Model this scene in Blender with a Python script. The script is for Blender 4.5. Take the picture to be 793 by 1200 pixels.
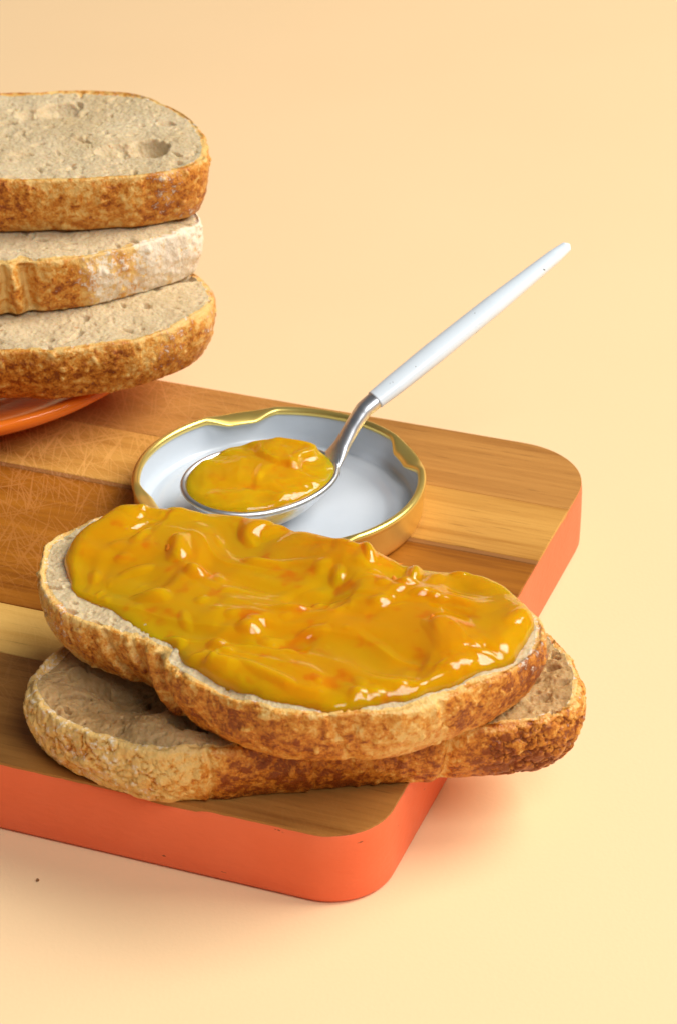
import bpy, bmesh, math
import numpy as np
from mathutils import Vector

for o in list(bpy.data.objects):
    bpy.data.objects.remove(o, do_unlink=True)
SC = bpy.context.scene
C = SC.collection

# ------------------------------------------------------------------ camera
cam_d = bpy.data.cameras.new('camera')
cam = bpy.data.objects.new('camera', cam_d)
C.objects.link(cam)
cam.location = (0, -0.600, 0.383)
cam.rotation_euler = (math.radians(60), 0, 0)
cam_d.sensor_width = 36
cam_d.sensor_height = 36
cam_d.sensor_fit = 'AUTO'
cam_d.lens = 36 * 3020 / 1200
cam_d.clip_start = 0.01
cam_d.clip_end = 50
cam_d.dof.use_dof = True
cam_d.dof.focus_distance = 0.66
cam_d.dof.aperture_fstop = 32
SC.camera = cam

# ------------------------------------------------------------------ world, lamps, exposure
W = bpy.data.worlds.new('World')
SC.world = W
W.use_nodes = True
bg = W.node_tree.nodes['Background']
bg.inputs[0].default_value = (0.84, 0.92, 1.0, 1)
bg.inputs[1].default_value = 0.09


def area(name, loc, target, size, size_y, power, col):
    d = bpy.data.lights.new(name, 'AREA')
    d.shape = 'RECTANGLE'
    d.size = size
    d.size_y = size_y
    d.energy = power
    d.color = col
    o = bpy.data.objects.new(name, d)
    C.objects.link(o)
    o.location = loc
    o.rotation_euler = (Vector(target) - Vector(loc)).to_track_quat('-Z', 'Y').to_euler()
    return o


area('softbox_lamp', (1.45, 0.28, 1.68), (0, 0.05, 0.02), 1.25, 1.25, 58, (1.0, 0.965, 0.91))
area('fill_lamp', (0.55, -1.05, 1.35), (0, 0.05, 0.02), 0.80, 0.80, 17, (0.96, 0.97, 1.0))

SC.view_settings.view_transform = 'Standard'
SC.view_settings.look = 'None'
SC.view_settings.exposure = 0
SC.view_settings.gamma = 1
SC.view_settings.use_curve_mapping = False
SC.render.engine = 'CYCLES'
SC.render.resolution_x = 676
SC.render.resolution_y = 1024

# ------------------------------------------------------------------ numpy noise


def _h(ix, iy, iz, s):
    n = (ix.astype(np.int64) * 374761393 + iy.astype(np.int64) * 668265263 +
         iz.astype(np.int64) * 2147483647 + s * 1274126177) & 0xffffffff
    n = ((n ^ (n >> 13)) * 1274126177) & 0xffffffff
    n = ((n ^ (n >> 16)) * 2246822519) & 0xffffffff
    n = n ^ (n >> 15)
    return (n & 0xffffff) / float(0xffffff)


def vnoise(p, s=0):
    """smooth value noise, -1..1"""
    i = np.floor(p)
    f = p - i
    f = f * f * f * (f * (f * 6 - 15) + 10)
    i = i.astype(np.int64)
    r = 0
    for dx in (0, 1):
        wx = f[..., 0] if dx else 1 - f[..., 0]
        for dy in (0, 1):
            wy = f[..., 1] if dy else 1 - f[..., 1]
            for dz in (0, 1):
                wz = f[..., 2] if dz else 1 - f[..., 2]
                r = r + wx * wy * wz * _h(i[..., 0] + dx, i[..., 1] + dy, i[..., 2] + dz, s)
    return r * 2 - 1


def fbm(p, s=0, octv=4, gain=.5):
    a, t, r = 1., 0., 0.
    for k in range(octv):
        r = r + a * vnoise(p * (2.03 ** k) + 17.3 * k, s + k)
        t += a
        a *= gain
    return r / t


def pits2(p, s, prob, rmin, rmax, stretch=.5):
    """round-bottomed pits of random size in a unit jittered 2D grid; returns 0..1 depth scaled by radius"""
    i = np.floor(p).astype(np.int64)
    out = np.zeros(p.shape[:-1])
    z = np.zeros_like(i[..., 0])
    for dx in (-1, 0, 1):
        for dy in (-1, 0, 1):
            cx, cy = i[..., 0] + dx, i[..., 1] + dy
            jx, jy = _h(cx, cy, z, s), _h(cx, cy, z + 1, s)
            on = _h(cx, cy, z + 2, s) < prob
            R = rmin + (rmax - rmin) * _h(cx, cy, z + 3, s) ** 2
            an = _h(cx, cy, z + 4, s) * 3.1416
            st = 1 + stretch * _h(cx, cy, z + 5, s)
            vx, vy = p[..., 0] - cx - jx, p[..., 1] - cy - jy
            ax = (vx * np.cos(an) + vy * np.sin(an)) / st
            ay = (-vx * np.sin(an) + vy * np.cos(an)) * st
            q = np.clip(1 - (ax * ax + ay * ay) / (R * R), 0, 1)
            out = np.maximum(out, on * R * np.sqrt(q))
    return out


def worley(p, s):
    i = np.floor(p).astype(np.int64)
    f1 = np.full(p.shape[:-1], 9.)
    f2 = np.full(p.shape[:-1], 9.)
    idv = np.zeros(p.shape[:-1])
    for dx in (-1, 0, 1):
        for dy in (-1, 0, 1):
            for dz in (-1, 0, 1):
                c = [i[..., 0] + dx, i[..., 1] + dy, i[..., 2] + dz]
                d = np.sqrt(sum((p[..., k] - c[k] - _h(c[0], c[1], c[2], s + k)) ** 2 for k in range(3)))
                hid = _h(c[0], c[1], c[2], s + 9)
                nf = d < f1
                f2 = np.where(nf, f1, np.minimum(f2, d))
                idv = np.where(nf, hid, idv)
                f1 = np.where(nf, d, f1)
    return f1, f2, idv


def sst(a, b, x):
    t = np.clip((x - a) / (b - a), 0, 1)
    return t * t * (3 - 2 * t)


# ------------------------------------------------------------------ mesh helpers


def thing(name, label, cat, loc, group=None):
    o = bpy.data.objects.new(name, None)
    o.empty_display_size = 0.01
    C.objects.link(o)
    o.location = loc
    tag(o, label, cat, group)
    return o


def tag(o, label, cat, group=None):
    o['label'] = label
    o['category'] = cat
    if group:
        o['group'] = group


def mesh_obj(name, verts, faces, mat, parent=None, smooth=True, attrs=None, loc=None):
    me = bpy.data.meshes.new(name)
    verts = np.asarray(verts, dtype=np.float32)
    faces = np.asarray(faces) if not isinstance(faces, list) else faces
    if isinstance(faces, np.ndarray):
        n, k = faces.shape
        me.vertices.add(len(verts))
        me.vertices.foreach_set('co', verts.ravel())
        me.loops.add(n * k)
        me.loops.foreach_set('vertex_index', faces.astype(np.int32).ravel())
        me.polygons.add(n)
        me.polygons.foreach_set('loop_start', np.arange(0, n * k, k, dtype=np.int32))
        me.polygons.foreach_set('loop_total', np.full(n, k, dtype=np.int32))
        me.update(calc_edges=True)
        me.validate()
    else:
        me.from_pydata([tuple(map(float, v)) for v in verts], [], faces)
        me.update()
    if smooth:
        me.polygons.foreach_set('use_smooth', np.ones(len(me.polygons), dtype=bool))
    if attrs:
        for k, v in attrs.items():
            a = me.attributes.new(k, 'FLOAT', 'POINT')
            a.data.foreach_set('value', np.asarray(v, dtype=np.float32).ravel())
    me.materials.append(mat)
    o = bpy.data.objects.new(name, me)
    C.objects.link(o)
    if parent:
        o.parent = parent
    if loc is not None:
        o.location = loc
    return o


def grid_faces(nr, nc, closed=True, off=0):
    r = np.arange(nr - 1)[:, None]
    c = np.arange(nc if closed else nc - 1)[None, :]
    c2 = (c + 1) % nc
    return np.stack([r * nc + c, (r + 1) * nc + c, (r + 1) * nc + c2, r * nc + c2], -1).reshape(-1, 4) + off


def closed_curve(pts, n):
    """closed Catmull-Rom resampled by arc length"""
    P = np.asarray(pts, float)
    m = len(P)
    t = np.linspace(0, 1, 40, endpoint=False)[:, None]
    out = []
    for i in range(m):
        a, b, c, d = P[i - 1], P[i], P[(i + 1) % m], P[(i + 2) % m]
        out.append(.5 * (2 * b + (c - a) * t + (2 * a - 5 * b + 4 * c - d) * t ** 2 + (3 * b - a - 3 * c + d) * t ** 3))
    Q = np.concatenate(out)
    L = np.r_[0, np.cumsum(np.linalg.norm(np.roll(Q, -1, 0) - Q, axis=1))]
    Q = np.vstack([Q, Q[:1]])
    s = np.linspace(0, L[-1], n, endpoint=False)
    R = np.stack([np.interp(s, L, Q[:, k]) for k in range(Q.shape[1])], 1)
    ar = .5 * np.sum(R[:, 0] * np.roll(R[:, 1], -1) - R[:, 1] * np.roll(R[:, 0], -1))
    return (R if ar > 0 else R[::-1]), L[-1]


def skeleton(P):
    c = P.mean(0)
    q = P - c
    w, v = np.linalg.eigh(q.T @ q)
    ax, bx = v[:, 1], v[:, 0]
    hl, hw = np.abs(q @ ax).max(), np.abs(q @ bx).max()
    k = (hl - hw) * .95
    return c + ax[None] * np.clip((q @ ax) * .8, -k, k)[:, None], c, ax


def weld_row(o, k):
    bm = bmesh.new()
    bm.from_mesh(o.data)
    bm.verts.ensure_lookup_table()
    bmesh.ops.remove_doubles(bm, verts=[bm.verts[i] for i in range(k)], dist=2e-5)
    bm.to_mesh(o.data)
    bm.free()


def revolve(name, prof, n, mat, parent=None, loc=None, cap=False):
    th = np.linspace(0, 2 * np.pi, n, endpoint=False)
    pr = np.asarray(prof, float)
    V = np.stack([pr[:, 0][:, None] * np.cos(th), pr[:, 0][:, None] * np.sin(th), np.repeat(pr[:, 1][:, None], n, 1)], -1)
    return mesh_obj(name, V.reshape(-1, 3), grid_faces(len(pr), n)[:, ::-1], mat, parent, loc=loc)


def tube(path, rad_a, rad_b, side, n=24, cap=True):
    """swept elliptical tube; side = constant horizontal side vector"""
    P = np.asarray(path, float)
    T = np.gradient(P, axis=0)
    T /= np.linalg.norm(T, axis=1)[:, None]
    S = np.asarray(side, float)
    N = np.cross(S[None], T)
    N /= np.linalg.norm(N, axis=1)[:, None]
    th = np.linspace(0, 2 * np.pi, n, endpoint=False)
    V = P[:, None] + (np.asarray(rad_a)[:, None] * np.cos(th))[..., None] * S + (np.asarray(rad_b)[:, None] * np.sin(th))[..., None] * N[:, None]
    return V.reshape(-1, 3), grid_faces(len(P), n)


# ------------------------------------------------------------------ material helpers


def new_mat(name):
    m = bpy.data.materials.new(name)
    m.use_nodes = True
    nt = m.node_tree
    return m, nt, nt.nodes['Principled BSDF']


class NT:
    def __init__(s, nt):
        s.nt = nt
        s.tc = nt.nodes.new('ShaderNodeTexCoord').outputs['Object']

    def l(s, a, b):
        s.nt.links.new(a, b)

    def _set(s, sock, v):
        if isinstance(v, bpy.types.NodeSocket):
            s.l(v, sock)
        elif v is not None:
            sock.default_value = v

    def mapping(s, scale=(1, 1, 1), rot=(0, 0, 0), loc=(0, 0, 0), vec=None):
        n = s.nt.nodes.new('ShaderNodeMapping')
        n.inputs['Scale'].default_value = scale
        n.inputs['Rotation'].default_value = rot
        n.inputs['Location'].default_value = loc
        s.l(vec or s.tc, n.inputs['Vector'])
        return n.outputs[0]

    def noise(s, scale, detail=4, rough=.55, vec=None, dist=0):
        n = s.nt.nodes.new('ShaderNodeTexNoise')
        n.inputs['Scale'].default_value = scale
        n.inputs['Detail'].default_value = detail
        n.inputs['Roughness'].default_value = rough
        n.inputs['Distortion'].default_value = dist
        s.l(vec or s.tc, n.inputs['Vector'])
        return n.outputs['Fac']

    def voro(s, scale, feat='F1', vec=None, out='Distance'):
        n = s.nt.nodes.new('ShaderNodeTexVoronoi')
        n.feature = feat
        n.inputs['Scale'].default_value = scale
        s.l(vec or s.tc, n.inputs['Vector'])
        return n.outputs[out]

    def ramp(s, fac, stops):
        n = s.nt.nodes.new('ShaderNodeValToRGB')
        el = n.color_ramp.elements
        while len(el) < len(stops):
            el.new(.5)
        for e, (p, c) in zip(el, stops):
            e.position = p
            e.color = c if len(c) == 4 else (*c, 1)
        s.l(fac, n.inputs[0])
        return n.outputs[0]

    def math(s, op, a, b=None, c=None, clamp=False):
        n = s.nt.nodes.new('ShaderNodeMath')
        n.operation = op
        n.use_clamp = clamp
        for k, v in enumerate((a, b, c)):
            s._set(n.inputs[k], v)
        return n.outputs[0]

    def mix(s, fac, a, b, blend='MIX'):
        n = s.nt.nodes.new('ShaderNodeMix')
        n.data_type = 'RGBA'
        n.blend_type = blend
        for k, v in (('Factor_Float', fac), ('A_Color', a), ('B_Color', b)):
            sock = [i for i in n.inputs if i.identifier == k][0]
            if isinstance(v, tuple) and len(v) == 3:
                v = (*v, 1)
            s._set(sock, v)
        return [o for o in n.outputs if o.identifier == 'Result_Color'][0]

    def attr(s, name):
        n = s.nt.nodes.new('ShaderNodeAttribute')
        n.attribute_name = name
        return n.outputs['Fac']

    def bump(s, h, strength, dist, normal=None):
        n = s.nt.nodes.new('ShaderNodeBump')
        n.inputs['Strength'].default_value = strength
        n.inputs['Distance'].default_value = dist
        s.l(h, n.inputs['Height'])
        if normal:
            s.l(normal, n.inputs['Normal'])
        return n.outputs[0]


def mapr(N, v, a, b, c=0., d=1.):
    n = N.nt.nodes.new('ShaderNodeMapRange')
    n.interpolation_type = 'SMOOTHSTEP'
    for k, x in enumerate((v, a, b, c, d)):
        N._set(n.inputs[k], x)
    return n.outputs[0]


def mat_paper():
    m, nt, b = new_mat('peach_paper')
    N = NT(nt)
    f = N.noise(900, 3)
    g = N.noise(5, 3)
    col = N.mix(mapr(N, g, .3, .7), (0.91, 0.630, 0.345), (0.93, 0.646, 0.358))
    N.l(N.mix(mapr(N, f, .2, .8, 0, .12), col, (0.97, 0.72, 0.42)), b.inputs['Base Color'])
    b.inputs['Roughness'].default_value = .75
    b.inputs['Specular IOR Level'].default_value = .25
    N.l(N.bump(f, .12, .0004), b.inputs['Normal'])
    return m


def mat_wood(name, light, dark, seed, scratch=.7):
    m, nt, b = new_mat(name)
    N = NT(nt)
    base = N.mapping(loc=(seed * .37, seed * .11, seed * .05))
    warp = N.noise(9, 3, vec=N.mapping(scale=(.5, 1, 1), vec=base))
    # grain runs along local x
    g1 = N.noise(1, 5, .6, vec=N.mapping(scale=(9, 130, 60), vec=base), dist=.35)
    g2 = N.noise(1, 4, .65, vec=N.mapping(scale=(22, 620, 200), vec=base), dist=.2)
    g3 = N.noise(1, 3, .6, vec=N.mapping(scale=(3, 45, 20), vec=base), dist=.5)
    f = N.math('ADD', N.math('MULTIPLY', g1, .5), N.math('ADD', N.math('MULTIPLY', g2, .30), N.math('MULTIPLY', g3, .36)))
    col = N.ramp(f, [(.43, dark), (.55, tuple((a * .62 + c * .38) for a, c in zip(light, dark))), (.67, light)])
    # short dark pores
    p = N.noise(1, 2, .5, vec=N.mapping(scale=(70, 1500, 300), vec=base))
    col = N.mix(mapr(N, p, .62, .74, 0, .45), col, tuple(c * .45 for c in dark))
    # knife marks: thin pale lines in several directions
    sc = None
    wn = nt.nodes.new('ShaderNodeTexNoise')
    wn.inputs['Scale'].default_value = 25
    N.l(N.tc, wn.inputs['Vector'])
    wv = wn.outputs['Color']
    for k, (ang, fr, thr) in enumerate(((25, 1150, .63), (58, 1000, .63), (-38, 1200, .635), (84, 900, .63), (38, 1500, .62), (-62, 1100, .635), (70, 1600, .62), (48, 1300, .63))):
        r = N.mapping(rot=(0, 0, math.radians(ang)), loc=(.3 * k + seed, .17 * k, 0))
        r = N.mapping(scale=(15 + 3 * k, fr, 0), vec=N.mix(.004, r, wv))
        v = mapr(N, N.noise(1, 1.5, .5, vec=r), thr, thr + .035)
        sc = v if sc is None else N.math('MAXIMUM', sc, v)
    area_m = mapr(N, N.noise(16, 2, vec=N.mapping(loc=(.4, .9, 0))), .42, .62, .15, 1)
    sx = nt.nodes.new('ShaderNodeSeparateXYZ')
    N.l(N.tc, sx.inputs[0])
    left = mapr(N, sx.outputs[0], -.03, -.10, .10, 1)       # the cutting area is worn away from the end of the board
    sm = N.math('MULTIPLY', N.math('MULTIPLY', sc, area_m), N.math('MULTIPLY', left, scratch))
    col = N.mix(sm, col, tuple(min(1, c * 1.30 + .05) for c in light))
    N.l(col, b.inputs['Base Color'])
    N.l(mapr(N, f, .3, .7, .36, .48), b.inputs['Roughness'])
    b.inputs['Specular IOR Level'].default_value = .25
    h = N.math('SUBTRACT', N.math('MULTIPLY', g2, .5), N.math('MULTIPLY', sm, .8))
    N.l(N.bump(h, .35, .0003), b.inputs['Normal'])
    return m


def mat_paint():
    m, nt, b = new_mat('coral_paint')
    N = NT(nt)
    n = N.noise(30, 4)
    col = N.mix(mapr(N, n, .3, .7), (0.88, 0.150, 0.050), (0.91, 0.172, 0.064))
    chip = mapr(N, N.noise(1, 4, .6, vec=N.mapping(scale=(120, 120, 420))), .70, .72)
    col = N.mix(chip, col, (0.16, 0.05, 0.02))
    N.l(col, b.inputs['Base Color'])
    b.inputs['Roughness'].default_value = .42
    b.inputs['Specular IOR Level'].default_value = .35
    f = N.noise(1, 3, vec=N.mapping(scale=(300, 300, 900)))
    N.l(N.bump(f, .28, .0005), b.inputs['Normal'])
    return m


def mat_crumb(name, c0, c1):
    m, nt, b = new_mat(name)
    N = NT(nt)
    n1 = N.noise(45, 4)
    n2 = N.noise(420, 3, .6)
    n3 = N.noise(1500, 2, .6)
    col = N.mix(mapr(N, n1, .3, .7), c0, c1)
    col = N.mix(mapr(N, n2, .35, .75, 0, .32), col, tuple(min(1, c * 1.22 + .03) for c in c1))
    col = N.mix(mapr(N, n3, .62, .75, 0, .35), col, tuple(c * .7 for c in c0))
    bran = mapr(N, N.noise(260, 2), .72, .76, 0, .7)
    col = N.mix(bran, col, (0.42, 0.17, 0.04))
    N.l(col, b.inputs['Base Color'])
    b.inputs['Roughness'].default_value = .62
    b.inputs['Specular IOR Level'].default_value = .30
    b.inputs['Subsurface Weight'].default_value = .7
    b.inputs['Subsurface Radius'].default_value = (1.0, .6, .35)
    b.inputs['Subsurface Scale'].default_value = .0022
    v = N.voro(900)
    h = N.math('ADD', N.math('MULTIPLY', v, .8), N.math('MULTIPLY', n3, .7))
    N.l(N.bump(h, .55, .0006), b.inputs['Normal'])
    return m


def mat_crust(name='crust', pale=(0.80, 0.50, 0.16), mid=(0.58, 0.195, 0.018), dark=(0.25, 0.052, 0.005)):
    m, nt, b = new_mat(name)
    N = NT(nt)
    n1 = N.noise(110, 5, .6)
    n2 = N.noise(480, 4, .6)
    n3 = N.noise(1600, 2, .6)
    cs = nt.nodes.new('ShaderNodeSeparateColor')
    N.l(N.voro(520, vec=N.mapping(scale=(1, 1, 1)), out='Color'), cs.inputs[0])
    cell = cs.outputs[0]
    t = N.math('ADD', N.attr('toast'), N.math('ADD', N.math('MULTIPLY_ADD', n1, 1.1, -.55), N.math('ADD', N.math('MULTIPLY_ADD', n2, 1.7, -.85), N.math('ADD', N.math('MULTIPLY_ADD', n3, .9, -.45), N.math('MULTIPLY_ADD', cell, .30, -.15)))))
    col = N.ramp(t, [(.10, pale), (.36, (0.70, 0.32, 0.055)), (.60, mid), (.95, dark)])
    fl = N.attr('flour')
    ff = N.math('ADD', fl, N.math('ADD', N.math('MULTIPLY_ADD', n2, 1.3, -.65), N.math('MULTIPLY_ADD', n3, .8, -.4)))
    ff = mapr(N, ff, .52, .84, 0, .90)
    col = N.mix(ff, col, (0.87, 0.77, 0.60))
    N.l(col, b.inputs['Base Color'])
    N.l(mapr(N, ff, 0, 1, .38, .9), b.inputs['Roughness'])
    b.inputs['Specular IOR Level'].default_value = .35
    b.inputs['Subsurface Weight'].default_value = .12
    b.inputs['Subsurface Radius'].default_value = (1, .5, .25)
    b.inputs['Subsurface Scale'].default_value = .0012
    h = N.math('ADD', N.math('MULTIPLY', n2, .8), N.math('MULTIPLY', n3, .5))
    N.l(N.bump(h, .7, .0009), b.inputs['Normal'])
    return m


def mat_jam(name, base, deep, orange):
    m, nt, b = new_mat(name)
    N = NT(nt)
    n1 = N.noise(40, 3, .5)
    n2 = N.noise(150, 2, .5)
    col = N.mix(mapr(N, n1, .35, .68), base, deep)
    col = N.mix(mapr(N, n2, .56, .74, 0, .8), col, orange)
    N.l(col, b.inputs['Base Color'])
    b.inputs['Roughness'].default_value = .06
    b.inputs['Transmission Weight'].default_value = .36
    va = nt.nodes.new('ShaderNodeVolumeAbsorption')
    va.inputs['Color'].default_value = (0.98, 0.64, 0.02, 1)
    va.inputs['Density'].default_value = 14
    N.l(va.outputs[0], nt.nodes['Material Output'].inputs['Volume'])
    b.inputs['IOR'].default_value = 1.45
    b.inputs['Specular IOR Level'].default_value = .52
    b.inputs['Subsurface Weight'].default_value = 1
    b.inputs['Subsurface Radius'].default_value = (1.0, .5, .05)
    b.inputs['Subsurface Scale'].default_value = .009
    N.l(N.bump(N.noise(260, 2, .5), .12, .0006), b.inputs['Normal'])
    return m


def mat_plain(name, col, rough=.4, metal=0., spec=.5, bump=None, var=None, coat=0.):
    m, nt, b = new_mat(name)
    N = NT(nt)
    if var:
        N.l(N.mix(mapr(N, N.noise(var[0], 4), .35, .65), col, var[1]), b.inputs['Base Color'])
    else:
        b.inputs['Base Color'].default_value = (*col, 1)
    b.inputs['Roughness'].default_value = rough
    b.inputs['Metallic'].default_value = metal
    b.inputs['Specular IOR Level'].default_value = spec
    b.inputs['Coat Weight'].default_value = coat
    if bump:
        N.l(N.bump(N.noise(bump[0], 3), bump[1], bump[2]), b.inputs['Normal'])
    return m


M = dict(
    paper=mat_paper(), paint=mat_paint(),
    crumb=mat_crumb('crumb', (0.55, 0.40, 0.21), (0.65, 0.50, 0.295)),
    crumb_shaded=mat_crumb('crumb_brown_shaded', (0.36, 0.19, 0.06), (0.53, 0.33, 0.135)),  # browner crumb, its colour darkened further for the shade beneath the upper slice
    crust=mat_crust(),
    jam=mat_jam('marmalade', (1.0, 0.45, 0.001), (1.0, 0.38, 0.001), (1.0, 0.23, 0.001)),
    jam_s=mat_jam('marmalade_spoon', (1.0, 0.50, 0.003), (0.98, 0.42, 0.002), (0.96, 0.30, 0.002)),
    peel=mat_plain('peel', (0.85, 0.25, 0.01), .12, 0, .5, (300, .3, .0006)),
    gold=mat_plain('gold_lacquer', (0.93, 0.70, 0.20), .30, .85, .5, (200, .06, .0003), (60, (0.88, 0.63, 0.16))),
    enamel=mat_plain('white_enamel', (0.64, 0.685, 0.73), .22, 0, .5, (120, .03, .0004), (25, (0.59, 0.64, 0.69))),
    plate=mat_plain('orange_glaze', (0.80, 0.17, 0.012), .12, 0, .5, (60, .03, .0004)),
)


def mat_steel():
    m, nt, b = new_mat('worn_steel')
    N = NT(nt)
    n = N.noise(160, 5, .65)
    N.l(N.mix(mapr(N, n, .45, .75, 0, .6), (0.80, 0.81, 0.82), (0.52, 0.51, 0.49)), b.inputs['Base Color'])
    b.inputs['Metallic'].default_value = 1
    N.l(mapr(N, n, .3, .7, .32, .46), b.inputs['Roughness'])
    N.l(N.bump(N.noise(90, 3), .10, .0006), b.inputs['Normal'])
    return m


def mat_handle():
    m, nt, b = new_mat('chipped_white_paint')
    N = NT(nt)
    ch = mapr(N, N.noise(330, 4, .65), .70, .715)
    N.l(N.mix(ch, (0.80, 0.88, 0.93), (0.10, 0.09, 0.085)), b.inputs['Base Color'])
    b.inputs['Roughness'].default_value = .28
    N.l(N.bump(N.math('SUBTRACT', N.math('MULTIPLY', N.noise(150, 3), .25), ch), .3, .0003), b.inputs['Normal'])
    return m


M['steel'] = mat_steel()
M['handle'] = mat_handle()

# ------------------------------------------------------------------ backdrop: paper sheet that sweeps up behind
xs = np.linspace(-1.6, 1.6, 60)
prof = [(-1.2, 0), (-.6, 0), (0, 0), (.4, 0), (.95, 0)]
for a in np.linspace(0, 65, 14)[1:]:
    prof.append((.95 + .30 * math.sin(math.radians(a)), .30 * (1 - math.cos(math.radians(a)))))
prof.append((prof[-1][0] + .03, prof[-1][1] + .064))
prof = np.array(prof)
V = np.stack([np.repeat(xs[None], len(prof), 0), np.repeat(prof[:, :1], 60, 1), np.repeat(prof[:, 1:], 60, 1)], -1)
o = mesh_obj('backdrop', V.reshape(-1, 3), grid_faces(len(prof), 60, False)[:, ::-1], M['paper'])
o['kind'] = 'structure'
o['label'] = 'peach paper sheet under and behind the board'

# ------------------------------------------------------------------ cutting board
BA = math.radians(-20.27)
A0, A1, B0, B1 = -.300, .0505, -.1152, .0835
BT = .020
board = thing('cutting_board', 'wooden cutting board with coral painted edges and rounded corners, under everything else', 'cutting board', (0, 0, 0.0004))
board.rotation_euler = (0, 0, BA)


def rr_outline(x0, x1, y0, y1, rf, rb, n=14):
    pts = []
    for cx, cy, r, a in ((x1 - rf, y0 + rf, rf, -90), (x1 - rb, y1 - rb, rb, 0), (x0 + rb, y1 - rb, rb, 90), (x0 + rf, y0 + rf, rf, 180)):
        for k in range(n + 1):
            t = math.radians(a + 90 * k / n)
            pts.append((cx + r * math.cos(t), cy + r * math.sin(t)))
    return pts


def clip_y(poly, y, keep_above):
    out = []
    for i in range(len(poly)):
        p, q = poly[i], poly[(i + 1) % len(poly)]
        ip = (p[1] >= y) == keep_above
        iq = (q[1] >= y) == keep_above
        if ip:
            out.append(p)
        if ip != iq:
            t = (y - p[1]) / (q[1] - p[1])
            out.append((p[0] + t * (q[0] - p[0]), y))
    return out


OUT = rr_outline(A0, A1, B0, B1, .0155, .023)
planks = [  # b0, b1, light, dark
    (-.120, -.0712, (0.46, 0.205, 0.045), (0.21, 0.070, 0.012), .5),
    (-.0712, -.0496, (0.78, 0.46, 0.12), (0.60, 0.31, 0.065), .35),
    (-.0496, .0180, (0.42, 0.145, 0.012), (0.18, 0.046, 0.003), .5),
    (.0180, .0202, (0.34, 0.14, 0.036), (0.18, 0.062, 0.014), .5),
    (.0202, .0500, (0.66, 0.33, 0.070), (0.38, 0.145, 0.018), .5),
    (.0500, .090, (0.53, 0.24, 0.055), (0.29, 0.105, 0.018), .4),
]
for i, (b0, b1, li, da, scr) in enumerate(planks):
    g = .00006
    poly = clip_y(clip_y(OUT, b0 + g, True), b1 - g, False)
    n = len(poly)
    bm = bmesh.new()
    top = [bm.verts.new((x, y, BT)) for x, y in poly]
    bot = [bm.verts.new((x, y, .0012)) for x, y in poly]
    ft = bm.faces.new(top)
    bm.faces.new(bot[::-1])
    for k in range(n):
        bm.faces.new((top[k], bot[k], bot[(k + 1) % n], top[(k + 1) % n]))
    bmesh.ops.bevel(bm, geom=list(ft.edges), offset=.00018, segments=1, affect='EDGES')
    me = bpy.data.meshes.new('plank')
    bm.to_mesh(me)
    bm.free()
    me.materials.append(mat_wood('acacia_%d' % i, li, da, i * 1.7 + .6, scr))
    o = bpy.data.objects.new('plank', me)
    C.objects.link(o)
    o.parent = board
# painted band wrapped round the edge, its upper border slightly uneven
OA = np.array(OUT + OUT[:1])
OL = np.r_[0, np.cumsum(np.linalg.norm(np.diff(OA, axis=0), axis=1))]
os_ = np.linspace(0, OL[-1], 1600, endpoint=False)
Pq = np.stack([np.interp(os_, OL, OA[:, 0]), np.interp(os_, OL, OA[:, 1])], 1)
P3 = np.concatenate([Pq, np.zeros((len(Pq), 1))], 1)
nrm = np.stack([np.roll(Pq, -1, 0)[:, 1] - np.roll(Pq, 1, 0)[:, 1], -(np.roll(Pq, -1, 0)[:, 0] - np.roll(Pq, 1, 0)[:, 0])], 1)
nrm /= np.linalg.norm(nrm, axis=1)[:, None]
ztop = BT - .0004 - .00035 * np.abs(fbm(P3 * 160, 5)) - .0009 * sst(.25, .6, fbm(P3 * 60, 8))
rows = []
for t, off in ((0, -.003), (0, -.0006), (.02, .00005), (.06, .0003), (.3, .0004), (.6, .0004), (.9, .0003), (.985, .0001), (1.0, -.0001), (1.0, -.001)):
    z = ztop * t
    rows.append(np.concatenate([Pq + nrm * off, z[:, None]], 1))
V = np.stack(rows)
mesh_obj('painted_edge', V.reshape(-1, 3), grid_faces(len(rows), 1600)[:, ::-1], M['paint'], board)['label'] = 'glossy coral painted edge band'

# ------------------------------------------------------------------ bread slices


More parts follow.
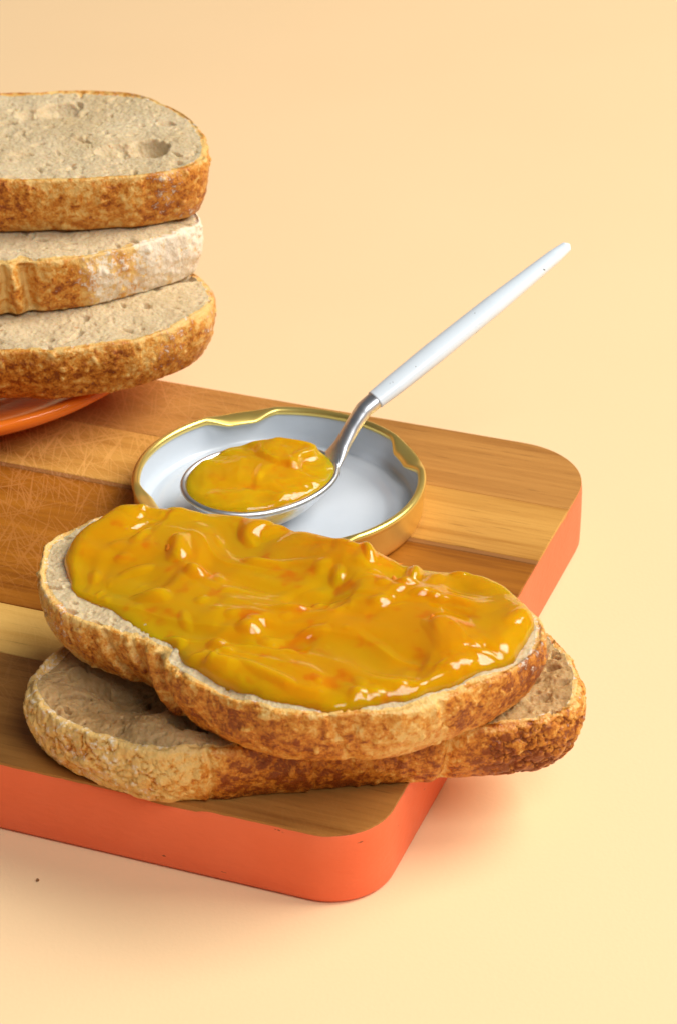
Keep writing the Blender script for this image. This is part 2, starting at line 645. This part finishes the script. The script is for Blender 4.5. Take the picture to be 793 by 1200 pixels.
def bread(name, label, outline, ztop, thick, seed, group, crumb_mat, step=.00036, holes=(), creases=(), flour=None, toast=None,
          rough=1., tilt=(0, 0), inset=.0015, bulge=.0016, crack=None, dish=None, poros=1., wob=.0015):
    Pm, L = closed_curve(np.asarray(outline) / 1000., int(.34 / step))
    n = len(Pm)
    P3 = np.concatenate([Pm, np.zeros((n, 1))], 1)
    nr2 = np.stack([np.roll(Pm, -1, 0)[:, 1] - np.roll(Pm, 1, 0)[:, 1], -(np.roll(Pm, -1, 0)[:, 0] - np.roll(Pm, 1, 0)[:, 0])], 1)
    nr2 /= np.linalg.norm(nr2, axis=1)[:, None]
    Pm = Pm + nr2 * (wob * fbm(P3 * 85, seed + 3, 4))[:, None]
    sk, c, ax = skeleton(Pm)
    c3 = np.array([c[0], c[1], 0])
    rad = np.linalg.norm(Pm - sk, axis=1)
    u = np.arange(n) / n

    def plane(xy):
        return tilt[0] * (xy[..., 0] - c[0]) + tilt[1] * (xy[..., 1] - c[1])

    rc = 1 - (.0018 + .0005 * fbm(P3 * 250, seed + 6, 2)) / rad
    nr = max(24, int(np.median(rad) / (step * 1.15)))
    rows, kind, tt = [], [], []
    for k in range(nr + 1):
        q = (k / nr) ** .85
        xy = sk + (Pm - sk) * (rc * q)[:, None]
        rows.append((xy, np.full(n, 0.)))
        kind.append(0)
        tt.append(0)
    for k in (1, 2):
        xy = sk + (Pm - sk) * (rc + (1 - .00068 / rad - rc) * k / 2)[:, None]
        rows.append((xy, np.full(n, -.00005 * k)))
        kind.append(1)
        tt.append(0)
    ns = int(thick / (step * 1.05))
    for k in range(ns + 1):
        t = k / ns
        off = bulge * math.sin(math.pi * t) ** .8 - inset * t
        e = min(t, 1 - t) * thick
        if e < .0006:
            off -= .0006 - math.sqrt(max(0, .0006 ** 2 - (.0006 - e) ** 2))
        xy = Pm + nr2 * off
        rows.append((xy, np.full(n, -.00012 - (thick - .00012) * t)))
        kind.append(2)
        tt.append(t)
    ib = len(rows) - 1
    pb = rows[-1][0]
    for q in (.97, .9, .7, .4, 0):
        rows.append((sk + (pb - sk) * q, np.full(n, -thick)))
        kind.append(3)
        tt.append(1)
    XY = np.stack([r[0] for r in rows])
    Z = np.stack([r[1] for r in rows]) + ztop + plane(XY)
    kind = np.array(kind)
    tt = np.array(tt)
    P = np.concatenate([XY, Z[..., None]], -1)
    # --- crumb relief
    top = kind <= 1
    T = P[top]
    q2 = T[..., :2]
    qq = np.concatenate([q2, np.zeros_like(q2[..., :1])], -1)
    d = rough * .0014 * fbm(qq * 70, seed, 4) + .00036 * fbm(qq * 480, seed + 5, 4, .65)
    warp = q2 + .0012 * np.stack([vnoise(qq * 170, seed + 20), vnoise(qq * 170, seed + 21)], -1)
    d -= poros * .010 * 1.3 * pits2(warp / .010, seed + 1, .26, .07, .20, 1.1)
    d -= poros * .0042 * .9 * pits2(warp / .0042, seed + 2, .32, .12, .34, .9) * 1.4
    d -= poros * .0019 * .6 * pits2(warp / .0019 + 5, seed + 4, .55, .15, .42, .8)
    for hx, hy, ha, hb, hang, hd in holes:
        ca, sa = math.cos(math.radians(hang)), math.sin(math.radians(hang))
        vx, vy = warp[..., 0] - hx / 1000, warp[..., 1] - hy / 1000
        a_, b_ = (vx * ca + vy * sa) / (ha / 1000), (-vx * sa + vy * ca) / (hb / 1000)
        rr = a_ ** 2 + b_ ** 2 + .25 * fbm(qq * 300, seed + 31, 3)
        d -= hd / 1000 * np.clip(1 - rr, 0, 1) ** .6 * (1 + .35 * fbm(qq * 330, seed + 33, 3))
    if dish is not None:
        d += dish(q2)
    # edge: crumb stands a little below the crust lip, torn unevenly
    fr = np.concatenate([np.linalg.norm(XY[top] - sk[None], axis=-1) / rad[None]], 0)
    edge = sst(.97, 1.0, fr)
    d = d * (1 - .8 * edge) - .0003 * sst(.8, .97, fr) * (1 - edge) * (1 + fbm(qq * 200, seed + 9, 2))
    P[top, :, 2] += d
    # --- crust relief
    S = P[kind == 2]
    ts = tt[kind == 2][:, None]
    fade = sst(0, .05, ts) * (1 - .6 * sst(.95, 1, ts)) * .85 + .15
    e = .0008 * fbm(S * 120, seed + 11, 4) + .0004 * fbm(S * 560, seed + 12, 3, .6)
    bl = pits2(np.stack([S[..., 0] * .9 + S[..., 1] * .7, S[..., 2] * 1.0 + .3 * S[..., 1]], -1) / .0036, seed + 13, .40, .12, .34, .5)
    e += .0036 * .55 * bl
    ck = np.zeros(S.shape[:2])
    if crack is not None:
        w = crack(S)
        f1, f2, _ = worley(S * (190 + 0 * S) * np.array([1, 1, 1.3]) + 1.1 * .5 * np.stack([vnoise(S * 400, 3), vnoise(S * 400, 4), vnoise(S * 400, 5)], -1), seed + 14)
        ck = w * (1 - sst(.0, .10, f2 - f1))
        e -= .0005 * ck
        e += w * .0003 * sst(.0, .5, f2 - f1)
    cm = np.zeros(S.shape[:2])
    for cx, cy, slant, wd, dep in creases:      # a split in the crust, slanting down the side
        i0 = np.argmin(np.hypot(Pm[:, 0] - cx / 1000, Pm[:, 1] - cy / 1000))
        du = ((u - u[i0] + .5) % 1 - .5)[None] * L - slant / 1000 * ts + .0006 * vnoise(S * 300, 77)
        g = np.exp(-(du / (wd / 1000)) ** 2)
        lip = np.exp(-((du + 1.7 * wd / 1000) / (1.0 * wd / 1000)) ** 2)
        e += (-dep * g + dep * .45 * lip) / 1000 * (1.0 - .15 * ts)
        cm = np.maximum(cm, g)
    N3 = np.cross(np.gradient(S, axis=0), np.roll(S, -1, 1) - np.roll(S, 1, 1))
    N3 /= np.linalg.norm(N3, axis=-1)[..., None] + 1e-12
    if np.sum(N3[..., :2] * nr2[None]) < 0:
        N3 = -N3
    N3[..., 2] *= .3
    P[kind == 2] = S + N3 * (e * fade)[..., None]
    # creases bite into the top lip as well
    for cx, cy, slant, wd, dep in creases:
        i0 = np.argmin(np.hypot(Pm[:, 0] - cx / 1000, Pm[:, 1] - cy / 1000))
        du = ((u - u[i0] + .5) % 1 - .5) * L
        g = (np.exp(-(du / (wd / 1000)) ** 2) * dep / 1000 * .85)[None, :]
        rows_in = kind <= 1
        k = sst(.72, 1.0, fr) * g
        P[rows_in, :, :2] -= nr2[None] * k[..., None]
    fl = np.clip(flour(S), 0, 1) if flour else np.zeros(S.shape[:2])
    ta = toast(S) if toast else np.full(S.shape[:2], .45)
    ta = ta - .22 * (1 - sst(0, .16, ts)) + .42 * fbm(S * 60, seed + 15, 3) + .10 * np.sin(ts * 3.14) - .9 * np.clip(bl * 3 - .25, 0, .35) - .35 * cm
    ta = ta + .30 * ck
    fl = fl * (1 - .8 * ck) * (1 - cm)
    base = np.array([c[0], c[1], ztop - thick])
    Pl = P - base
    t = thing(name, label, 'bread slice', tuple(base), group)
    i1 = nr          # last crumb row
    cr = mesh_obj('crumb', Pl[:i1 + 1].reshape(-1, 3), grid_faces(i1 + 1, n), crumb_mat, t)
    weld_row(cr, n)
    full_t = np.zeros(P.shape[:2])
    full_f = np.zeros(P.shape[:2])
    full_t[kind == 2], full_f[kind == 2] = ta, fl
    k1 = np.where(kind == 1)[0]
    full_t[k1], full_f[k1] = ta[0][None] * .35 + .05, fl[0][None] * .6 + .25
    full_t[i1] = ta[0] * .2
    full_f[i1] = .6
    k3 = np.where(kind == 3)[0]
    full_t[k3] = .15
    R = slice(i1, None)
    mesh_obj('crust', Pl[R].reshape(-1, 3), grid_faces(len(rows) - i1, n), M['crust'], t,
             attrs=dict(toast=full_t[R], flour=full_f[R]))
    return t


# lower slice of the front pair
low_out = [(-74, -84), (-70.5, -93), (-62, -101), (-52.5, -107.5), (-41.5, -111.5), (-30, -110.5), (-15, -108), (5, -106), (25, -102.5), (40, -100), (49, -97.5), (55.5, -91),
           (58, -82), (56.5, -72), (51, -60.5), (40, -54), (15, -50), (-15, -49), (-45, -53), (-62, -62), (-70, -72)]
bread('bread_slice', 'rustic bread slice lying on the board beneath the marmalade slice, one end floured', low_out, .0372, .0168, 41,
      'bread slices lying on the board', M['crumb_shaded'],
      holes=[(-60, -80, 7, 4, -25, 4.0), (-45, -92, 6, 3.6, -30, 4.0), (-34, -100, 6, 3.4, -10, 3.5), (-52, -97, 4, 2.2, -20, 2.2), (52.5, -77, 2.0, 1.5, 0, 2.0), (49, -71, 1.6, 1.3, 0, 1.6), (54, -84, 1.7, 1.1, 40, 1.4), (47, -82, 2.5, 1.4, 40, 1.6), (48, -90, 3, 1.8, 20, 1.8)],
      flour=lambda S: .42 * sst(-.030, -.050, S[..., 0]) + .12 + .25 * sst(.045, .056, S[..., 0]),
      toast=lambda S: .08 + .68 * sst(-.036, -.024, S[..., 0]) - .12 * sst(.030, .05, S[..., 0]) + .28 * np.exp(-((S[..., 0] - .038) / .006) ** 2),
      crack=lambda S: sst(-.028, -.042, S[..., 0]) + 1.3 * sst(.030, .042, S[..., 0]), inset=.0028, bulge=.0026,
      creases=[(-30.5, -110.5, 1.0, .7, 1.1), (-6, -107, .5, .8, .9), (27, -102, -2, 1.6, 1.6)], poros=2.1, rough=2.4,
      dish=lambda q: -.0062 * np.exp(-(((q[..., 0] + .050) * .87 - (q[..., 1] + .084) * .5) / .013) ** 2 - (((q[..., 0] + .050) * .5 + (q[..., 1] + .084) * .87) / .008) ** 2))

# upper slice of the front pair
up_out = [(-73.8, -57.5), (-71.6, -69.4), (-65.5, -79.3), (-54.5, -86.5), (-45.5, -92.5), (-38.6, -103.5), (-28.4, -112.6), (-12.7, -121), (4.5, -121.2), (16.1, -118.7), (31.9, -110.1),
          (42.2, -101.3), (47.8, -90.3), (46.5, -79.8), (42, -70.2), (34, -64.2), (17.5, -57.8), (0.7, -49.5), (-14.3, -41), (-34, -32.8), (-53.6, -31.5), (-65.1, -36.6), (-71.9, -45.1)]
bread('bread_slice', 'bread slice spread with marmalade, resting on top of another slice', up_out, .0545, .0160, 7,
      'bread slices lying on the board', M['crumb'],
      flour=lambda S: .42 * sst(-.052, -.066, S[..., 0]) + .30 * sst(.012, .045, S[..., 0]) * (.6 + .8 * vnoise(S * 90, 5)) + .06,
      toast=lambda S: .30 + .22 * sst(-.055, -.040, S[..., 0]) - .05 * sst(-.025, 0, S[..., 0]) + .12 * sst(.02, .045, S[..., 0]),
      crack=lambda S: .5 * sst(-.050, -.060, S[..., 0]), inset=.0045, bulge=.0022,
      creases=[(-41.8, -98.0, 7.0, 2.4, 3.6), (-56, -86, 8, 1.2, 1.2), (-49, -90, 8, .9, .9), (-2, -121.5, 5, 1.0, .8), (22, -116, 5, .9, .6)])

# the stack on the plate
s1_out = [(-96.2, 57.6), (-72.2, 59.8), (-50, 71), (-39.5, 84), (-36.8, 93.5), (-40.5, 104), (-50, 117), (-72, 129), (-105, 133), (-145, 126), (-168, 106), (-171, 85), (-151, 66), (-120, 58)]
s2_out = [(-97.3, 77.6), (-73.3, 82.5), (-52, 95), (-43, 103.5), (-40.8, 110), (-45, 120), (-54, 133), (-72, 146), (-105, 151), (-145, 141), (-170, 119), (-168, 96), (-146, 80), (-120, 76)]
s3_out = [(-105.7, 164), (-82, 166), (-66, 164.6), (-51.9, 152.5), (-41.6, 132.8), (-38.3, 115.8), (-40, 107.6), (-49, 101.5), (-63.5, 96.8), (-97.9, 94), (-140, 97), (-168, 108), (-176, 128), (-168, 150), (-140, 161)]
bread('bread_slice', 'bread slice at the bottom of the stack, touching the orange plate', s1_out, .0562, .0178, 101, 'bread slices stacked on the plate', M['crumb'], step=.00045,
      holes=[(-60, 103, 3.6, 4.5, 10, 5), (-47, 106, 3.6, 3.6, 30, 3.0), (-75, 78, 3, 2.5, 0, 1.6)],
      flour=lambda S: .22 + .25 * sst(-.085, -.06, S[..., 0]) * (.5 + .8 * vnoise(S * 80, 9)),
      toast=lambda S: .52 - .10 * sst(-.075, -.04, S[..., 0]), inset=.0040, bulge=.0022, tilt=(0, -.0))
bread('bread_slice', 'bread slice in the middle of the stack, its crust dusted white with flour', s2_out, .0745, .0176, 57, 'bread slices stacked on the plate', M['crumb'], step=.00045,
      flour=lambda S: .08 + .80 * sst(-.090, -.050, S[..., 0] + .010 * vnoise(S * 130, 7)),
      toast=lambda S: .26 + .12 * sst(-.07, -.09, S[..., 0]), inset=.003, bulge=.0016,
      creases=[(-91.0, 78.6, 2.0, 2.0, 3.6), (-97, 77.6, 1, 1.2, 1.4)])
bread('bread_slice', 'bread slice on top of the stack with a deep hole in its crumb', s3_out, .0935, .0180, 23, 'bread slices stacked on the plate', M['crumb'], step=.00045,
      holes=[(-56, 119, 6.5, 6.5, 20, 7.5), (-65, 116, 7, 4.5, 10, 2.2), (-86, 149, 5, 8, -45, 4.5), (-95, 146, 4, 4, 0, 2), (-52, 138, 3, 3, 0, 2)],
      flour=lambda S: .16 + .38 * sst(-.085, -.055, S[..., 0]) * (.5 + .9 * vnoise(S * 80, 19)),
      toast=lambda S: .50 - .08 * sst(-.075, -.04, S[..., 0]) + .2 * sst(-.085, -.10, S[..., 0]), inset=.0035, bulge=.0020)

# ------------------------------------------------------------------ marmalade


def jam(name, label, outline, z0, seed, height, mat, surf, n=900, nr=110, edge=.0045, floor=None, cat='marmalade', wob=.0012, grow=0.):
    Pm, L = closed_curve(np.asarray(outline) / 1000., n)
    P3 = np.concatenate([Pm, np.zeros((n, 1))], 1)
    c = Pm.mean(0)
    nr2 = np.stack([np.roll(Pm, -1, 0)[:, 1] - np.roll(Pm, 1, 0)[:, 1], -(np.roll(Pm, -1, 0)[:, 0] - np.roll(Pm, 1, 0)[:, 0])], 1)
    nr2 /= np.linalg.norm(nr2, axis=1)[:, None]
    Pm = Pm + nr2 * (grow + wob * fbm(P3 * 110, seed, 3))[:, None]
    sk, c, ax = skeleton(Pm)
    rad = np.linalg.norm(Pm - sk, axis=1)
    q = np.linspace(0, 1, nr) ** .7
    XY = sk[None] + (Pm - sk)[None] * q[:, None, None]
    din = np.clip((1 - q)[:, None] * rad[None] / edge, 0, 1)
    prof = np.sqrt(np.clip(1 - (1 - din) ** 2, 0, 1))
    X3 = np.concatenate([XY, np.zeros(XY.shape[:2] + (1,))], -1)
    h = np.maximum(.0004, height + surf(X3, din)) * prof
    Z = z0(XY) + h
    P = np.concatenate([XY, Z[..., None]], -1)
    zb = (floor(XY[::-1][::8]) if floor else z0(XY[::-1][::8]) - .0022)
    Bt = np.concatenate([XY[::-1][::8], zb[..., None]], -1)
    P = np.concatenate([P, Bt])
    base = np.array([c[0], c[1], float(np.min(zb))])
    o = mesh_obj(name, (P - base).reshape(-1, 3), grid_faces(len(P), n), mat, loc=tuple(base))
    weld_row(o, n)
    tag(o, label, cat)
    return o


jam_out = [(-66, -60), (-66.5, -51), (-62, -41), (-54, -33.5), (-38, -32), (-14, -40.5), (3, -51.5), (18, -60), (34, -63.5), (41.5, -71), (45.3, -84), (42.5, -92.5), (38.2, -100.5), (27.5, -108.8), (16.2, -115),
           (4, -118.4), (-11, -118.0), (-23, -110.5), (-34, -102.5), (-38.5, -94), (-45, -88), (-54, -77.5), (-63, -69)]
AXJ = np.array([math.cos(math.radians(-22)), math.sin(math.radians(-22)), 0])
BXJ = np.array([-AXJ[1], AXJ[0], 0])


def jam_surf(X, din):
    s = np.stack([X @ AXJ, X @ BXJ, X[..., 2]], -1)
    w = s + .006 * np.stack([vnoise(s * 55, 61), vnoise(s * 55, 62), 0 * s[..., 0]], -1)
    a = .0025 * fbm(w * np.array([48, 62, 0]), 3, 2)
    n1 = vnoise(w * np.array([32, 70, 0]) + 4.4, 12)
    b = .0011 * sst(-.25, .25, n1) - .0005
    n2 = vnoise(w * np.array([60, 95, 0]) + 9.1, 14)
    cc = .0005 * sst(-.05, .5, n2)
    rid = 1 - np.abs(vnoise(w * np.array([38, 110, 0]) + 2.2, 15))
    dd = .0003 * rid ** 3
    e = .00012 * fbm(w * 170, 17, 2) + .0012 * vnoise(w * 115, 19) ** 3 + .027 * pits2(w[..., :2] / .0100 + 3, 18, .62, .26, .45, .5) ** 3 + .008 * pits2(w[..., :2] / .0052 + 8, 28, .40, .2, .42, .6) ** 3 + .0008 * sst(0, .7, vnoise(w * 100, 23))
    return a + b + cc + dd + e


jm = jam('marmalade_spread', 'glossy orange marmalade spread over the top of a bread slice', jam_out, lambda xy: np.full(xy.shape[:-1], .0543), 3, .0026, M['jam'], jam_surf, grow=.0009)

# shreds of peel and pulp inside the spread
rng = np.random.RandomState(4)
jb = np.array(jm.location)
jv = np.empty(len(jm.data.vertices) * 3, dtype=np.float32)
jm.data.vertices.foreach_get('co', jv)
jv = jv.reshape(-1, 3)
for k in range(75):
    tx, ty = rng.uniform(-.058, .040), rng.uniform(-.027, .027)
    px, py = (np.array([-.012, -.078]) + tx * AXJ[:2] + ty * BXJ[:2])
    dd = np.hypot(jv[:, 0] + jb[0] - px, jv[:, 1] + jb[1] - py)
    near = np.argsort(dd)[:12]
    if dd[near[0]] > .0015:
        continue
    zt = jv[near, 2].max() + jb[2]
    if zt < .0560:
        continue
    ln, wd = rng.uniform(.0008, .0034), rng.uniform(.0005, .0014)
    an = rng.uniform(0, math.pi)
    cv = rng.uniform(-.5, .5)
    tq = np.linspace(-1, 1, 9)
    ax_ = np.stack([ln * tq * math.cos(an) - cv * ln * tq ** 2 * math.sin(an), ln * tq * math.sin(an) + cv * ln * tq ** 2 * math.cos(an), 0 * tq], 1)
    ra_ = wd * np.sqrt(np.clip(1 - tq ** 2, .02, 1)) * (1 + .25 * rng.randn(9))
    Vp, Fp = tube(ax_, ra_, ra_ * .5, (-math.sin(an), math.cos(an), 0), 10)
    mesh_obj('peel_shred', Vp + np.array([px, py, zt - .0015]) - jb, Fp[:, ::-1], M['peel'], jm)

# ------------------------------------------------------------------ jar lid (upside down)
LC = (-.0166, .0285)
LZ = BT + .0005
lid = thing('jar_lid', 'gold metal jar lid lying upside down with white inside, the spoon in it', 'lid', (LC[0], LC[1], LZ))
R = .0410
HL = .0118
shell = [(.0, .0), (.036, 0), (.0385, .0003), (.0398, .0012), (.0404, .0026), (.0405, .0050), (.0406, .0085), (.0407, HL - .0016), (.0407, HL - .0008)]
revolve('shell', shell[::-1], 180, M['gold'], lid)
liner = [(0, .0007), (.029, .0007), (.0305, .0009), (.0318, .0019), (.0335, .0024), (.0352, .0023), (.0366, .0015), (.0376, .0014), (.0386, .0024), (.0392, .0045), (.0394, .0075), (.0395, HL - .0014)]
revolve('liner', liner, 180, M['enamel'], lid)['label'] = 'bluish white enamelled inside with a raised sealing ring'
nth = 720
th = np.linspace(0, 2 * np.pi, nth, endpoint=False)
lug = np.zeros(nth)
for a in (-74, 20, 108, 203):
    dd = (np.degrees(th) - a + 180) % 360 - 180
    lug = np.maximum(lug, sst(17, 5.0, np.abs(dd)))
nc = 20
V = np.zeros((nc, nth, 3))
for k in range(nc):
    ph = 2 * math.pi * k / nc
    # round curl; at the lugs the curl is pressed flat and drawn inward
    r0, z0 = R - .0012 + .0012 * math.cos(ph), HL - .0009 + .0012 * math.sin(ph)
    inn = (1 - math.cos(ph)) / 2
    r1, z1 = R - .0014 + .0012 * math.cos(ph) - .0026 * inn, HL - .0011 + .0009 * math.sin(ph) - .0012 * inn
    r = r0 + (r1 - r0) * lug
    z = z0 + (z1 - z0) * lug
    V[k] = np.stack([r * np.cos(th), r * np.sin(th), z], -1)
F = grid_faces(nc, nth)
F = np.concatenate([F, np.stack([(nc - 1) * nth + np.arange(nth), np.arange(nth), (np.arange(nth) + 1) % nth, (nc - 1) * nth + (np.arange(nth) + 1) % nth], -1)])[:, ::-1]
fc = F[:, 0] % nth
nx = F[:, 2] % nth
on = (lug[fc] > .02) & (lug[nx] > .02)


def sub(name, sel):
    f = F[sel]
    ids, inv = np.unique(f, return_inverse=True)
    return mesh_obj(name, V.reshape(-1, 3)[ids], inv.reshape(f.shape), M['gold'], lid)


sub('rim', ~on)
for a in (-74, 20, 108, 203):
    dd = np.abs((np.degrees(th[fc]) - a + 180) % 360 - 180)
    sub('lug', on & (dd < 40))

# ------------------------------------------------------------------ spoon
SAZ = math.radians(29)
sd = np.array([math.cos(SAZ), math.sin(SAZ), 0])
sp = np.array([-sd[1], sd[0], 0])
BC = np.array([-.0213, .0218, .0])          # bowl centre
SL, SW, SD = .0232, .0172, .0126
RZ = .0345                                   # height of the bowl rim at its centre
SLOPE = .0
ROLL = .06
spoon = thing('teaspoon', 'steel spoon with chipped white handle lying across the jar lid', 'spoon', (BC[0], BC[1], RZ - SD))
sb = np.array([BC[0], BC[1], RZ - SD])


def bowl_pt(r, t, inset=0., zoff=0.):
    x = (SL - inset) * np.cos(t) * r
    wv = (SW - inset) * (1 + .10 * np.cos(t + math.pi)) * np.sin(t) * r
    z = RZ + SLOPE * x + ROLL * wv - SD * (1 - np.clip(r, 0, 1) ** 2.3) + zoff
    return BC[None, None] * np.array([1, 1, 0]) + x[..., None] * sd + wv[..., None] * sp + np.array([0, 0, 1]) * z[..., None]


nt_, nr_ = 120, 26
t_ = np.linspace(0, 2 * np.pi, nt_, endpoint=False)[None]
r_ = np.linspace(0, 1, nr_)[:, None]
rr_, tt_ = np.broadcast_arrays(r_, t_)
outer = bowl_pt(rr_, tt_)
inner = bowl_pt(rr_[::-1], tt_, .0011, .0009)
edge_r = bowl_pt(np.full((1, nt_), 1.), t_, .0004, .0008)
V = np.concatenate([outer, edge_r, inner]) - sb
mesh_obj('bowl', V.reshape(-1, 3), grid_faces(len(V), nt_)[:, ::-1], M['steel'], spoon)
# neck and handle: follow a curve from the bowl's end over the rim and up
end = np.array([.0662, .0785, .0800])
rimp = np.array([.0081, .0414, .0470])
n0 = BC + sd * (SL - .004)
n0[2] = RZ + SLOPE * SL - .0018
hdir = (end - rimp) / np.linalg.norm(end - rimp)
b1 = n0 + np.array([sd[0] * .0060, sd[1] * .0060, .0022])
b2 = rimp - hdir * .0060 - np.array([0, 0, .0006])
ctrl = [(1 - t) ** 3 * n0 + 3 * t * (1 - t) ** 2 * b1 + 3 * t * t * (1 - t) * b2 + t ** 3 * rimp for t in np.linspace(0, 1, 9)]
ctrl += [rimp + (end - rimp) * t for t in (.15, .3, .5, .7, .85, 1)]


def open_curve(pts, n):
    P = np.asarray(pts)
    P = np.vstack([2 * P[0] - P[1], P, 2 * P[-1] - P[-2]])
    out = []
    t = np.linspace(0, 1, 40, endpoint=False)[:, None]
    for i in range(1, len(P) - 2):
        a, b, c, d = P[i - 1], P[i], P[i + 1], P[i + 2]
        out.append(.5 * (2 * b + (c - a) * t + (2 * a - 5 * b + 4 * c - d) * t ** 2 + (3 * b - a - 3 * c + d) * t ** 3))
    Q = np.vstack(out + [P[-2][None]])
    Lc = np.r_[0, np.cumsum(np.linalg.norm(np.diff(Q, axis=0), axis=1))]
    s = np.linspace(0, Lc[-1], n)
    return np.stack([np.interp(s, Lc, Q[:, k]) for k in range(3)], 1), s


path, s = open_curve(ctrl, 240)
hd = (end - rimp)[:2]
hd = hd / np.linalg.norm(hd)
side = np.array([-hd[1], hd[0], 0])
sj = .0245                                   # where the paint begins
kj = np.searchsorted(s, sj)
sn = s[:kj + 3]
ra = np.interp(sn, [0, .005, .009, .014, .024, .04], [.0056, .0040, .0029, .0026, .0029, .0030])
rb = np.interp(sn, [0, .005, .009, .014, .024, .04], [.0010, .0014, .0018, .0020, .0022, .0022])
Vn, Fn = tube(path[:kj + 3] - sb, ra, rb, side, 28)
mesh_obj('neck', Vn, Fn[:, ::-1], M['steel'], spoon)
sh = s[kj:]
uu = (sh - sh[0]) / (sh[-1] - sh[0])
# blunt ends: collapse first and last rings
prof_a = np.interp(uu, [0, .10, .30, .60, .92, .985, 1], [.0032, .0036, .0038, .0035, .0024, .0018, .0001])
prof_b = np.interp(uu, [0, .10, .30, .60, .92, .985, 1], [.0024, .0026, .0028, .0026, .0019, .0014, .0001])
ps = path[kj:] - sb
ps = np.vstack([ps[:1], ps])
prof_a = np.r_[.0002, prof_a]
prof_b = np.r_[.0002, prof_b]
Pg = ps.copy()
Pg[0] -= (ps[2] - ps[1]) * .02
Vh, Fh = tube(Pg, prof_a, prof_b, side, 32)
mesh_obj('handle', Vh, Fh[:, ::-1], M['handle'], spoon)['label'] = 'round white painted handle with small chips'


# marmalade heaped in the spoon
def dollop_surf(X, din):
    q = X[..., :2] - BC[:2]
    x, y = q @ sd[:2], q @ sp[:2]
    r2 = (x / SL) ** 2 + (y / SW) ** 2
    dome = .0027 * np.sqrt(np.clip(1 - r2 * .97, 0, 1))
    w = X + .003 * np.stack([vnoise(X * 120, 71), vnoise(X * 120, 72), 0 * X[..., 0]], -1)
    l = .0016 * fbm(w * 80, 73, 2) + .0012 * sst(-.1, .15, vnoise(w * 70 + 3, 74)) + .0005 * fbm(w * 240, 75, 2)
    return dome + l - .0006


tt1 = np.linspace(0, 2 * np.pi, 40, endpoint=False)
spo = [(BC[:2] + sd[:2] * (SL - .0016) * math.cos(a) + sp[:2] * (SW - .0016) * (1 - .10 * math.cos(a)) * math.sin(a)) * 1000 for a in tt1]


def spoon_z(xy):
    return RZ + .0003 + SLOPE * ((xy - BC[:2]) @ sd[:2]) + ROLL * ((xy - BC[:2]) @ sp[:2])


def spoon_floor(xy):
    q = xy - BC[:2]
    r = np.sqrt(np.clip(((q @ sd[:2]) / SL) ** 2 + ((q @ sp[:2]) / SW) ** 2, 0, 1))
    return RZ + SLOPE * (q @ sd[:2]) + ROLL * (q @ sp[:2]) - SD * (1 - r ** 2.3) + .0012


jam('marmalade_dollop', 'heaped spoonful of glossy marmalade in the spoon bowl', spo, spoon_z, 8, .0010, M['jam_s'], dollop_surf, 500, 70, .003, spoon_floor, wob=.0004)

# smear of marmalade on the lid under the spoon
sm = [(-20, 5), (-14, 3), (-8, 4), (-5, 9), (-8, 14), (-16, 13), (-24, 12), (-30, 10), (-28, 6)]
jam('marmalade_smear', 'small wet smear of marmalade on the white lid beneath the spoon', sm, lambda xy: np.full(xy.shape[:-1], LZ + .0009), 5, .0006, M['jam_s'],
    lambda X, d: .0003 * fbm(X * 150, 6, 2), 160, 24, .002)

# ------------------------------------------------------------------ plate
PC = (-.131, .1207)
plate = thing('plate', 'shiny orange plate on the board under the bread stack', 'plate', (PC[0], PC[1], BT + .0006))
body = [(0, .0028), (.040, .0030), (.046, .0040), (.055, .0085), (.068, .0128), (.0740, .0146), (.0762, .0150), (.0772, .0140), (.0768, .0118), (.073, .0090), (.058, .0050), (.047, .0012), (.041, .0010), (0, .0010)]
Q = np.array(body)
revolve('dish', Q, 160, M['plate'], plate)
foot = [(.0405, .0012), (.0405, .0002), (.0400, 0), (.0375, 0), (.0370, .0002), (.0370, .0012)]
revolve('foot_ring', foot, 120, M['plate'], plate)

# tiny dark speck of crust lying on the paper
ico = bmesh.new()
bmesh.ops.create_icosphere(ico, subdivisions=3, radius=.0004)
for v in ico.verts:
    q = np.array(v.co)[None] * 1500
    v.co *= 1 + .35 * float(vnoise(q, 3)[0])
me = bpy.data.meshes.new('bread_crumb')
ico.to_mesh(me)
ico.free()
me.materials.append(mat_plain('crumb_speck', (0.24, 0.10, 0.03), .7, 0, .3, (2500, .5, .0003)))
o = bpy.data.objects.new('bread_crumb', me)
C.objects.link(o)
o.location = (-.0715, -.1125, .0004)
tag(o, 'tiny brown bread crumb lying on the peach paper before the board', 'crumb')
